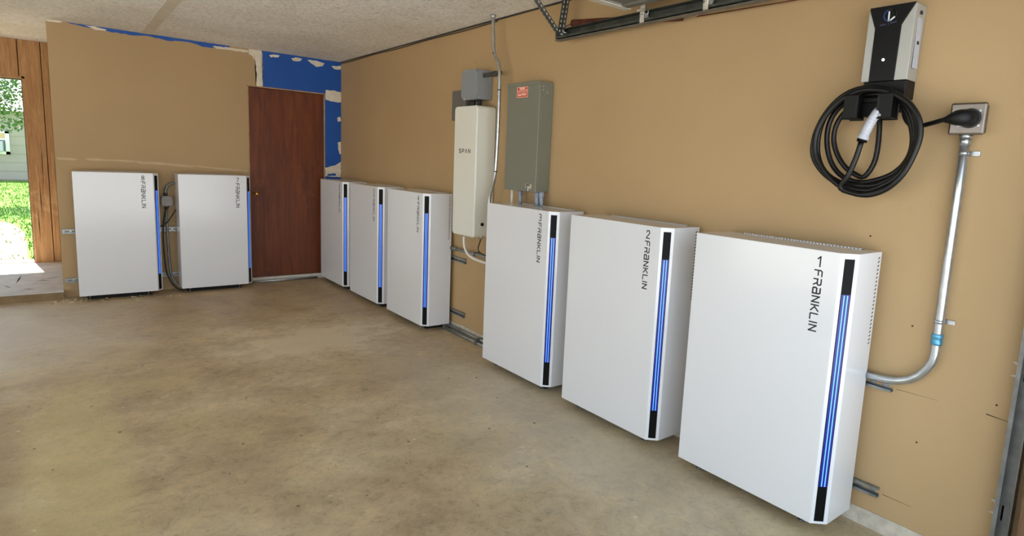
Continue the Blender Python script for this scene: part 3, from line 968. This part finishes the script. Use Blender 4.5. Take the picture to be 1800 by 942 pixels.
# plan profile with rounded front edges, swept up; bottom tucked in
t = bmesh.new()
bmesh.ops.create_cube(t, size=1.0)
for v in t.verts:
    v.co = Vector((-0.0915 + v.co.x * 0.169, (yl + yr) / 2 + v.co.y * (yl - yr), (zb_ + zt_) / 2 + v.co.z * (zt_ - zb_)))
bmesh.ops.bevel(t, geom=[e for e in t.edges if e.calc_length() < 0.9 and abs(e.verts[0].co.x - e.verts[1].co.x) > 0.1], offset=0.03, segments=5, affect='EDGES', profile=0.5)
bmesh.ops.bevel(t, geom=[e for e in t.edges if min(v.co.x for v in e.verts) < -0.17 and abs(e.verts[0].co.x - e.verts[1].co.x) < 0.01], offset=0.010, segments=3, affect='EDGES', profile=0.5)
q.add(t)
q.build('case', M['cream'], sp)
q = MB()
a = 0
for c in 'SPAN':
    for p in LET[c]:
        q.stroke([(a + u * 0.026, v * 0.028) for u, v in p], 0.006, (-0.176, -3.085, 1.551), (0, -1, 0), (0, 0, 1), (-1, 0, 0), 0.0006)
    a += 0.046
q.build('lettering', M['ventdark'], sp)
MB().cyl((-0.1, yr + 0.002, 1.0), (-0.1, yr - 0.006, 1.0), 0.014, 14).build('side_lock', M['blackplastic'], sp)
MB().cyl((-0.09, -3.055, zb_ + 0.01), (-0.09, -3.055, zb_ - 0.02), 0.020, 14).build('gland', M['zinc'], sp)
MB().cyl((-0.09, -3.31, zb_ + 0.02), (-0.09, -3.31, zb_ - 0.014), 0.014, 12).build('gland', M['zinc'], sp)

gb = thing('junction_box', 'grey box with cut corners mounted on top of the cream panel box', 'junction box')
g0, g1, h0, h1, c_ = -3.038, -3.268, 1.962, 2.192, 0.03
oct_ = [(g0 - c_, h0), (g1 + c_, h0), (g1, h0 + c_), (g1, h1 - c_), (g1 + c_, h1), (g0 - c_, h1), (g0, h1 - c_), (g0, h0 + c_)]
MB().box(-0.128, -0.002, g1 + 0.004, g0 - 0.004, h0 + 0.004, h1 - 0.004, bev=0.006).build('body', M['graybox'], gb)
MB().prism([(-0.126, y, z) for y, z in oct_], (-0.020, 0, 0), bev=0.003).build('lid', M['graybox'], gb)
for y, z in ((-3.095, h1 - 0.006), (-3.095, h0 + 0.006)):
    MB().cyl((-0.130, y, z), (-0.150, y, z), 0.010, 12).build('lid_screw', M['zinc'], gb)
for y in (-3.10, -3.20):
    MB().cyl((-0.075, y, h0 + 0.006), (-0.075, y, zt_ + 0.0002), 0.026 if y > -3.15 else 0.02, 14).build('nipple', M['ventdark'], gb)

M['darkbox'] = mat('dull_grey_box', (104, 102, 96), 0.55)
sg = thing('junction_box', 'small dull grey box on the wall tucked behind the cream panel top', 'junction box')
MB().box(-0.050, -0.002, -2.955, -2.725, 1.82, 2.065, bev=0.008).build('body', M['darkbox'], sg)
MB().cyl((-0.04, -2.88, 1.83), (-0.04, -2.88, 1.70), 0.016, 12).build('pipe_stub', M['pvc'], sg)

vc = thing('steel_conduit', 'slim steel conduit rising beside the cream panel to the ceiling', 'conduit')
vp = [(-0.10, -3.392, 2.571), (-0.10, -3.398, 2.50), (-0.10, -3.412, 2.36), (-0.10, -3.424, 2.30), (-0.10, -3.470, 2.235), (-0.10, -3.497, 2.19), (-0.10, -3.508, 2.10), (-0.10, -3.513, 1.9), (-0.10, -3.512, 1.7), (-0.10, -3.503, 1.48), (-0.10, -3.49, 1.38), (-0.10, -3.455, 1.28), (-0.10, -3.43, 1.2), (-0.10, -3.425, 0.9), (-0.10, -3.43, 0.80), (-0.10, -3.47, 0.745), (-0.10, -3.55, 0.735)]
MB().tube(smooth_path(vp, 5), 0.0125, 12).build('pipe', M['zinc'], vc)
for z, y in ((2.29, -3.427), (2.02, -3.511), (1.42, -3.497)):
    MB().tube([(-0.10, y, z - 0.004), (-0.10, y, z + 0.004)], 0.0145, 12).build('joint_ring', M['darksteel'], vc)
MB().tube([(-0.10, -3.392, 2.571), (-0.10, -3.394, 2.545)], [0.024, 0.016], 12).build('ceiling_collar', M['zinc'], vc)
MB().box(-0.094, -0.080, -3.512, -3.268, 2.130, 2.160, bev=0.003, seg=1).box(-0.100, -0.078, -3.45, -3.40, 2.126, 2.164, bev=0.003, seg=1).build('support_bar', M['darksteel'], vc)

lc = thing('load_centre', 'large flat grey electrical enclosure with a red warning sticker', 'electrical box')
e0, e1, f0, f1, xd = -3.652, -4.030, 1.297, 2.045, -0.122
MB().box(-0.078, -0.002, e1 + 0.003, e0 - 0.003, f0 + 0.002, f1 - 0.002, bev=0.003).build('body', M['grayenamel'], lc)
MB().box(xd, -0.080, e1, e0, f0, f1, bev=0.004).build('cover', M['grayenamel'], lc)
MB().box(xd - 0.006, xd + 0.003, e1, e0 + 0.004, f1 - 0.022, f1 + 0.004, bev=0.002).build('cover_lip', M['grayenamel'], lc)
st = MB().box(xd - 0.0008, xd, -3.897, -3.768, 1.945, 2.018)
st = st.build('warning_sticker', M['red'], lc)
st['label'] = 'red warning sticker'
Xs = xd - 0.0008
for a, b, z0, z1 in ((-3.768, -3.897, 2.013, 2.018), (-3.768, -3.897, 1.945, 1.949), (-3.768, -3.774, 1.945, 2.018), (-3.891, -3.897, 1.945, 2.018), (-3.774, -3.891, 1.979, 1.983),
                     (-3.80, -3.862, 1.998, 2.012), (-3.776, -3.862, 1.988, 1.994), (-3.869, -3.885, 1.988, 2.000), (-3.782, -3.822, 1.956, 1.972), (-3.826, -3.878, 1.958, 1.974)):
    MB().box(Xs - 0.0004, Xs, b, a, z0, z1).build('sticker_print', M['pale'], st)
MB().box(xd - 0.003, xd, -3.985, -3.915, 1.318, 1.350, bev=0.001, seg=1).build('paper_tag', M['paper'], lc)
MB().box(xd - 0.010, xd, -3.957, -3.932, 1.300, 1.340, bev=0.002).build('latch', M['zinc'], lc)
MB().box(xd - 0.0045, xd - 0.003, -3.962, -3.925, 1.336, 1.346).build('tag_print', M['ink'], lc)
for z in (1.99, 2.012):
    MB().cyl((-0.092, e1, z), (-0.092, e1 - 0.004, z), 0.005, 10).build('side_screw', M['zinc'], lc)
MB().cyl((-0.06, e1, 1.975), (-0.06, e1 - 0.003, 1.975), 0.006, 10).build('side_screw', M['zinc'], lc)

pw = MB().tube([(-0.075, -3.69, f0 + 0.002), (-0.075, -3.69, 1.2005)], 0.0085, 12).build('pipe', M['whitepipe'])
tag(pw, 'thin white pipe between the grey enclosure and cabinet 3', 'pipe')
for nm, y, r, lab in (('conduit_stub', -3.765, 0.0135, 'single grey plastic conduit stub right beside the thin white pipe'), ('conduit_stub', -3.966, 0.0165, 'thicker grey plastic conduit of a pair, the one nearer the thin white pipe'), ('conduit_stub', -4.016, 0.0145, 'grey plastic conduit of a pair, at the outer edge of the enclosure')):
    t = thing(nm, lab, 'conduit')
    MB().tube([(-0.055, y, f0 + 0.002), (-0.055, y, 1.26), (-0.055, y - 0.003, 1.225), (-0.055, y - 0.004, 1.2005)], r, 14).build('pipe', M['pvc'], t)
    MB().tube([(-0.055, y, f0 + 0.002), (-0.055, y, 1.262)], r + 0.005, 14).build('collar', M['pvc'], t)

# conduits and cables low on the wall between cabinets 4 and 3
hc = thing('steel_conduit', 'horizontal steel conduit below the cream panel box', 'conduit')
MB().tube([(-0.036, -2.76, 0.732), (-0.036, -3.6, 0.732)], 0.0125, 12).build('pipe', M['zinc'], hc)
MB().tube([(-0.036, -2.76, 0.732), (-0.036, -2.85, 0.732)], 0.0165, 12).build('coupling', M['zincdull'], hc)
MB().box(-0.05, -0.0005, -3.155, -3.14, 0.715, 0.75).build('pipe_strap', M['zincdull'], hc)
gc = [(-0.09, -3.052, 0.876), (-0.09, -3.056, 0.82), (-0.092, -3.075, 0.775), (-0.092, -3.125, 0.733), (-0.09, -3.20, 0.712), (-0.09, -3.29, 0.704), (-0.09, -3.40, 0.702), (-0.09, -3.5, 0.702), (-0.09, -3.62, 0.702)]
tag(MB().tube(smooth_path(gc, 5), 0.0105, 12).build('flexible_conduit', M['whitepipe']), 'pale flexible conduit curving out from under the cream panel', 'conduit')
bc_ = [(-0.09, -3.31, 0.882), (-0.09, -3.292, 0.842), (-0.09, -3.275, 0.81), (-0.088, -3.28, 0.78), (-0.075, -3.30, 0.762), (-0.075, -3.36, 0.757), (-0.075, -3.45, 0.757), (-0.075, -3.6, 0.757)]
tag(MB().tube(smooth_path(bc_, 5), 0.0042, 8).build('thin_cable', M['cable']), 'thin black cable hanging below the cream panel', 'cable')

# floor conduits
fc = thing('floor_conduit', 'steel conduit lying on the floor along the long wall', 'conduit')
MB().tube([(-0.070, -2.68, 0.0135), (-0.070, -3.72, 0.0135)], 0.0130, 12).build('pipe', M['zinc'], fc)
MB().tube([(-0.040, -2.68, 0.0375), (-0.040, -3.6, 0.0375)], 0.0120, 12).build('pipe', M['zinc'], fc)
for y in (-2.735, -3.27):
    MB().box(-0.088, -0.018, y - 0.012, y + 0.012, 0.0, 0.054, bev=0.003).build('pipe_clip', M['zincdull'], fc)
fd = thing('floor_conduit', 'steel conduit lying on the floor in front of the brown door', 'conduit')
MB().tube([(-1.06, -0.030, 0.014), (-0.30, -0.030, 0.014)], 0.0130, 12).build('pipe', M['zinc'], fd)

# wiring between cabinets 8 and 7
jb = thing('junction_box', 'small square grey junction box between cabinets 7 and 8', 'junction box')
MB().box(-1.862, -1.772, -0.075, -0.002, 0.884, 0.980, bev=0.004).build('body', M['zincdull'], jb)
MB().box(-1.866, -1.768, -0.084, -0.074, 0.880, 0.984, bev=0.003).build('lid', M['boxlid'], jb)
for x in (-1.856, -1.778):
    for z in (0.890, 0.974):
        MB().cyl((x, -0.084, z), (x, -0.087, z), 0.004, 8).build('lid_screw', M['darksteel'], jb)
MB().cyl((-1.822, -0.045, 0.978), (-1.822, -0.045, 1.015), 0.017, 12).cyl((-1.822, -0.045, 0.886), (-1.822, -0.045, 0.850), 0.017, 12).build('hub', M['darksteel'], jb)
el = [(-1.822, -0.045, 1.0), (-1.820, -0.047, 1.045), (-1.805, -0.05, 1.085), (-1.775, -0.055, 1.11), (-1.7405, -0.06, 1.118)]
MB().tube(smooth_path(el, 5), 0.0135, 12).build('elbow', M['zincdull'], jb)
dn = [(-1.822, -0.045, 0.87), (-1.821, -0.048, 0.66), (-1.818, -0.05, 0.42), (-1.812, -0.055, 0.25), (-1.80, -0.075, 0.15), (-1.775, -0.10, 0.085), (-1.735, -0.13, 0.045), (-1.69, -0.14, 0.03)]
MB().tube(smooth_path(dn, 5), 0.0115, 12).build('down_pipe', M['zincdull'], jb)
ca = [(-1.903, -0.09, 0.672), (-1.87, -0.10, 0.686), (-1.83, -0.11, 0.716), (-1.79, -0.10, 0.77), (-1.758, -0.08, 0.82), (-1.737, -0.07, 0.845)]
tag(MB().tube(smooth_path(ca, 5), 0.005, 8).build('thin_cable', M['cable']), 'thin black cable sagging between the sides of cabinets 8 and 7', 'cable')
cb = [(-1.80, -0.08, 0.882), (-1.83, -0.078, 0.84), (-1.856, -0.075, 0.70), (-1.862, -0.075, 0.5), (-1.856, -0.08, 0.30), (-1.84, -0.09, 0.17), (-1.80, -0.12, 0.07), (-1.75, -0.15, 0.02), (-1.70, -0.16, 0.012)]
tag(MB().tube(smooth_path(cb, 5), 0.0065, 8).build('thick_cable', M['cable']), 'black cable dropping from the small junction box to the floor', 'cable')

# ================================================================== overhead door and its track
tr = thing('overhead_track', 'dark steel overhead door track with angle hangers, spring and pulley', 'track')


# horizontal rail: C section opening toward the room, running along Y
zc, xr = 2.322, -0.112
q = MB()
ya, yb = -4.19, -6.526
q.box(xr + 0.024, xr + 0.027, yb, ya, zc - 0.027, zc + 0.027)
q.box(xr - 0.020, xr + 0.027, yb, ya, zc - 0.027, zc - 0.024)
q.box(xr - 0.020, xr + 0.027, yb, ya, zc + 0.024, zc + 0.027)
q.box(xr - 0.022, xr - 0.019, yb, ya, zc - 0.027, zc - 0.014)
q.build('horizontal_rail', M['darksteel'], tr)
MB().box(xr - 0.024, xr + 0.028, ya + 0.0, ya + 0.004, zc - 0.030, zc + 0.030).build('rail_end', M['zincdull'], tr)
# stiffening angle above the rail
MB().box(xr + 0.027, xr + 0.030, yb, ya + 0.02, zc - 0.034, zc + 0.018).box(xr - 0.016, xr + 0.030, yb, ya + 0.02, zc - 0.037, zc - 0.034).build('rail_angle', M['zincdull'], tr)
# curved and vertical rails
q = MB()
R = 0.30
cpts = [(-6.526 - R * math.sin(t), zc - R + R * math.cos(t)) for t in [0.5 * PI * k / 10 for k in range(11)]]
for (y0, z0), (y1, z1) in zip(cpts[:-1], cpts[1:]):
    d = Vector((0, y1 - y0, z1 - z0)).normalized()
    nn = Vector((0, -d.z, d.y)) * 0.027
    p0, p1 = Vector((0, y0, z0)), Vector((0, y1, z1))
    q.prism([p0 + nn + Vector((xr + 0.024, 0, 0)), p1 + nn + Vector((xr + 0.024, 0, 0)), p1 - nn + Vector((xr + 0.024, 0, 0)), p0 - nn + Vector((xr + 0.024, 0, 0))], (0.003, 0, 0))
q.build('curved_rail', M['darksteel'], tr)
yv = -6.826
q = MB()
q.box(-0.030, -0.027, yv - 0.026, yv + 0.026, 0.01, 2.02)
q.box(-0.074, -0.027, yv + 0.023, yv + 0.026, 0.01, 2.02)
q.box(-0.074, -0.027, yv - 0.026, yv - 0.023, 0.01, 2.02)
q.box(-0.076, -0.073, yv + 0.012, yv + 0.026, 0.01, 2.02)
q.build('vertical_rail', M['zincdull'], tr)
for z in (0.30, 0.835, 1.4):
    q = MB().box(-0.030, 0.0, yv + 0.006, yv + 0.012, z - 0.03, z + 0.03).prism([(-0.001, yv + 0.024, z - 0.032), (-0.001, yv + 0.056, z - 0.026), (-0.001, yv + 0.03, z - 0.012), (-0.001, yv + 0.03, z + 0.012), (-0.001, yv + 0.056, z + 0.026), (-0.001, yv + 0.024, z + 0.032)], (-0.004, 0, 0))
    q.build('jamb_bracket', M['oldwhite'], tr)


def perforated_angle(name, a, b, wdir, n, parent):
    """angle iron from a to b: two legs with a row of round holes drawn as recessed discs"""
    a, b, wdir = Vector(a), Vector(b), Vector(wdir).normalized()
    d = (b - a).normalized()
    up = d.cross(wdir).normalized()
    q = MB()
    w = 0.032
    q.prism([a, a + wdir * w, b + wdir * w, b], up * 0.003)
    q.prism([a, a + up * w, b + up * w, b], wdir * 0.003)
    o = q.build(name, M['darksteel'], parent)
    L = (b - a).length
    k = 0.03
    q = MB()
    while k < L - 0.02:
        c = a + d * k + wdir * 0.018
        q.prism([c + d * (0.009 * math.cos(2 * PI * i / 8)) + wdir * (0.005 * math.sin(2 * PI * i / 8)) - up * 0.0004 for i in range(8)], up * 0.0038)
        c = a + d * k + up * 0.018
        q.prism([c + d * (0.009 * math.cos(2 * PI * i / 8)) + up * (0.005 * math.sin(2 * PI * i / 8)) - wdir * 0.0004 for i in range(8)], wdir * 0.0038)
        k += 0.03
    tag(q.build('punched_holes', M['oldwhite'], o), kind='stuff')
    return o


perforated_angle('hanger_angle', (-0.115, -4.215, zc - 0.01), (-0.085, -4.225, CEIL), (-1, 0, 0), 8, tr)
perforated_angle('brace_angle', (-0.118, -4.200, zc - 0.01), (-0.42, -4.21, CEIL), (0, -0.3, 1), 10, tr)
for y in (-4.205, -4.235, -4.265):
    MB().cyl((xr - 0.021, y, zc + 0.004 * (-1 if y == -4.235 else 1)), (xr + 0.022, y, zc), 0.006, 8).build('bolt', M['zinc'], tr)
# extension spring, pulley and lift cable
sa, sb = Vector((-0.035, -4.235, 2.398)), Vector((-0.035, -5.13, 2.300))
q = MB()
n = 90
pts = []
for k in range(n * 8 + 1):
    t = k / (n * 8)
    c = sa.lerp(sb, t)
    an = 2 * PI * n * t
    r = 0.022 if t < 0.45 else 0.022 - 0.010 * min(1, (t - 0.45) / 0.25)
    pts.append((c.x + r * math.cos(an), c.y, c.z + r * math.sin(an)))
q.tube(pts, 0.0052, 5)
q.build('extension_spring', M['rust'], tr)
MB().tube([sb, (-0.035, -5.16, 2.301), (-0.035, -5.21, 2.307)], 0.004, 6).build('spring_hook', M['zincdull'], tr)
MB().cyl((-0.043, -5.228, 2.312), (-0.027, -5.228, 2.312), 0.020, 16).build('pulley', M['bare'], tr)
MB().tube([(-0.035, -5.23, 2.293), (-0.035, -5.70, 2.283), (-0.035, -6.5, 2.268)], 0.0028, 6).build('lift_cable', M['rust'], tr)
MB().tube([sa + Vector((0, 0.0, 0)), (-0.05, -4.215, 2.392), (-0.088, -4.21, 2.37)], 0.004, 6).build('spring_hook', M['zincdull'], tr)

gd = thing('overhead_door', 'opened white sectional overhead door parked under the ceiling', 'door')
zd = 2.375
yy = -4.80
for k in range(4):
    y1 = yy - 0.52 * k
    y0 = y1 - 0.51
    if y0 < Y_FRONT + 0.01:
        y0 = Y_FRONT + 0.01
    sec = MB().box(-5.2, -0.135, y0, y1, zd + 0.012, zd + 0.040).build('door_section', M['oldwhite'], gd)
    q = MB().box(-5.2, -0.135, y0 + 0.03, y1 - 0.06, zd + 0.006, zd + 0.012)
    q.build('back_skin', M['doorunder'], sec)
    for j in range(6):
        x = -0.16 - j * 1.0
        q = MB().box(x - 0.05, x, y0, y1, zd - 0.004, zd + 0.012, bev=0.002, seg=1)
        q.build('stile', M['doorunder'], sec)
# stepped rear edge of the top section
for j, (dz, dy) in enumerate(((0.000, 0.0), (0.013, 0.010), (0.026, 0.020), (0.040, 0.028))):
    MB().box(-5.2, -0.135, yy - 0.05, yy + dy, zd - 0.006 + dz, zd + 0.003 + dz, bev=0.002, seg=1).build('edge_rib', M['oldwhite'], gd)
for j, y in enumerate((-4.935, -5.36)):
    q = MB().box(-0.139, -0.130, y - 0.015, y + 0.015, zc - 0.035, zd + 0.01, bev=0.002, seg=1).box(-0.155, -0.128, y - 0.018, y + 0.022, zd - 0.03, zd - 0.020)
    br = q.build('roller_bracket', M['curb'], gd)
    MB().cyl((-0.150, y, zc), (-0.1, y, zc), 0.006, 8).build('roller_stem', M['zinc'], br)
    MB().cyl((-0.118, y - 0.0, zc), (-0.100, y, zc), 0.020, 16).build('roller', M['oldwhite'], br)
    MB().tube([(-0.15, y - 0.05, zc - 0.015), (-0.15, y - 0.06, zc + 0.01), (-0.15, y - 0.05, zc + 0.03), (-0.15, y - 0.035, zc + 0.035)], 0.003, 6).build('cable_loop', M['zinc'], br)

# ================================================================== rubble at the foot of the wall end
q = MB()
rnd = random.Random(11)
for i in range(130):
    x, y = rnd.uniform(-2.78, -2.5), rnd.uniform(-0.30, -0.13)
    if i > 90:
        x, y = rnd.uniform(-2.6, -1.7), rnd.uniform(-0.40, -0.2)
    r = rnd.uniform(0.003, 0.011)
    vs = [(x + rnd.uniform(-r, r) * 1.6, y + rnd.uniform(-r, r) * 1.6, 0.0) for _ in range(3)]
    top = q.bm.verts.new((x, y, r * 1.1))
    b = [q.bm.verts.new(v) for v in vs]
    for k in range(3):
        q.bm.faces.new((b[k], b[(k + 1) % 3], top))
tag(q.build('crumbs', M['chips']), 'pale crumbs of plaster and grit scattered below cabinet 8', 'debris', kind='stuff')

# ================================================================== garden: tree, neighbour's house, grass
tree = thing('garden_tree', 'leafy green tree hanging outside the garden doorway', 'tree', (-4.3, 10.6, 0))
MB().tube(smooth_path([(0, 0, -0.1), (0.03, 0, 0.8), (0.0, 0.02, 1.7), (0.1, 0, 2.6), (0.3, 0, 3.4)], 4), [0.12, 0.115, 0.11, 0.105, 0.10, 0.10, 0.095, 0.09, 0.09, 0.085, 0.08, 0.075, 0.07, 0.06, 0.05, 0.04, 0.03], 10).build('trunk', M['bark'], tree, True)
for b in ([(0, 0, 1.7), (0.4, -0.1, 2.1), (0.8, -0.2, 2.3)], [(0.05, 0, 2.0), (0.5, 0.2, 2.7), (0.9, 0.1, 3.2)], [(0, 0, 1.9), (-0.5, 0.1, 2.5), (-0.9, 0, 2.9)]):
    MB().tube(smooth_path(b, 5), [0.05 - 0.003 * k for k in range(11)], 8).build('branch', M['bark'], tree)
q = MB()
rnd = random.Random(21)
for i in range(9500):
    while True:
        p = Vector((rnd.uniform(-1, 1), rnd.uniform(-1, 1), rnd.uniform(-1, 1)))
        if 0.35 < p.length < 1:
            break
    if noise.noise(p * 2.6) < -0.12:
        continue
    c = Vector((0.45 + p.x * 1.35, p.y * 1.2, 2.95 + p.z * 1.42))
    s_ = rnd.uniform(0.035, 0.07)
    d = Vector((rnd.gauss(0, 1), rnd.gauss(0, 1), rnd.gauss(-0.5, 0.7))).normalized()
    e = d.cross(Vector((rnd.gauss(0, 1), rnd.gauss(0, 1), rnd.gauss(0, 1)))).normalized() * s_ * 0.45
    vs = [q.bm.verts.new(c + v) for v in (Vector(), d * s_ * 0.5 + e, d * s_ * 1.3, d * s_ * 0.5 - e)]
    q.bm.faces.new(vs)
tag(q.build('foliage', M['leaf'], tree), kind='stuff')

house = thing('neighbour_house', 'grey sided house with a white framed window across the lawn', 'house', (0, 22, 0))
bx(-9.0, 2.0, 0.03, 5.0, -0.1, 2.5).build('wall', M['siding'], house)
for k in range(8):
    z = 0.02 + k * 0.31
    MB().prism([(-9.0, -0.012, z), (-9.0, 0.03, z), (-9.0, 0.03, z + 0.31), (-9.0, 0.006, z + 0.31)], (11.0, 0, 0)).build('siding_board', M['siding'], house)
MB().prism([(-9.4, -0.4, 2.45), (-9.4, 5.4, 2.45), (-9.4, 2.5, 3.4)], (11.8, 0, 0)).build('roof', M['roof'], house)
wi = MB().box(-5.2, -3.95, -0.05, 0.02, 0.92, 1.02).box(-5.2, -3.95, -0.05, 0.02, 1.66, 1.74).box(-4.06, -3.95, -0.05, 0.02, 0.92, 1.74).box(-5.2, -5.1, -0.05, 0.02, 0.92, 1.74).box(-5.1, -4.06, -0.04, 0.02, 1.42, 1.48)
wi = wi.build('window', M['winwhite'], house)
bx(-5.1, -4.06, -0.02, 0.0, 1.0, 1.67).build('pane', M['glass'], wi)
bx(-5.1, -4.06, -0.028, -0.021, 1.48, 1.66).build('blind', M['blind'], wi)
bx(-4.62, -4.12, -0.30, 0.0, 1.02, 1.38, bev=0.02).build('cooling_unit', M['ltgray'], house)
bx(-4.56, -4.3, -0.31, -0.298, 1.08, 1.3).build('cooling_grille', M['siding'], house)

q = MB()
rnd = random.Random(31)
for i in range(9000):
    y = 2.0 + 19.5 * rnd.random() ** 1.5
    x = rnd.uniform(-5.2, -2.6)
    inside = x < -2.95 - max(0, (y - 2)) * 0.06 and y < 7.2
    if inside and rnd.random() < 0.9:
        continue
    h = rnd.uniform(0.03, 0.07)
    w = rnd.uniform(0.006, 0.014)
    a = rnd.uniform(0, PI)
    dx, dy = math.cos(a) * w, math.sin(a) * w
    lx, ly = rnd.uniform(-0.03, 0.03), rnd.uniform(-0.03, 0.03)
    vs = [q.bm.verts.new(v) for v in ((x - dx, y - dy, -0.02), (x + dx, y + dy, -0.02), (x + lx, y + ly, -0.02 + h))]
    q.bm.faces.new(vs)
tag(q.build('grass', M['blade']), 'bright green grass blades on the lawn outside the doorway', 'grass', kind='stuff')
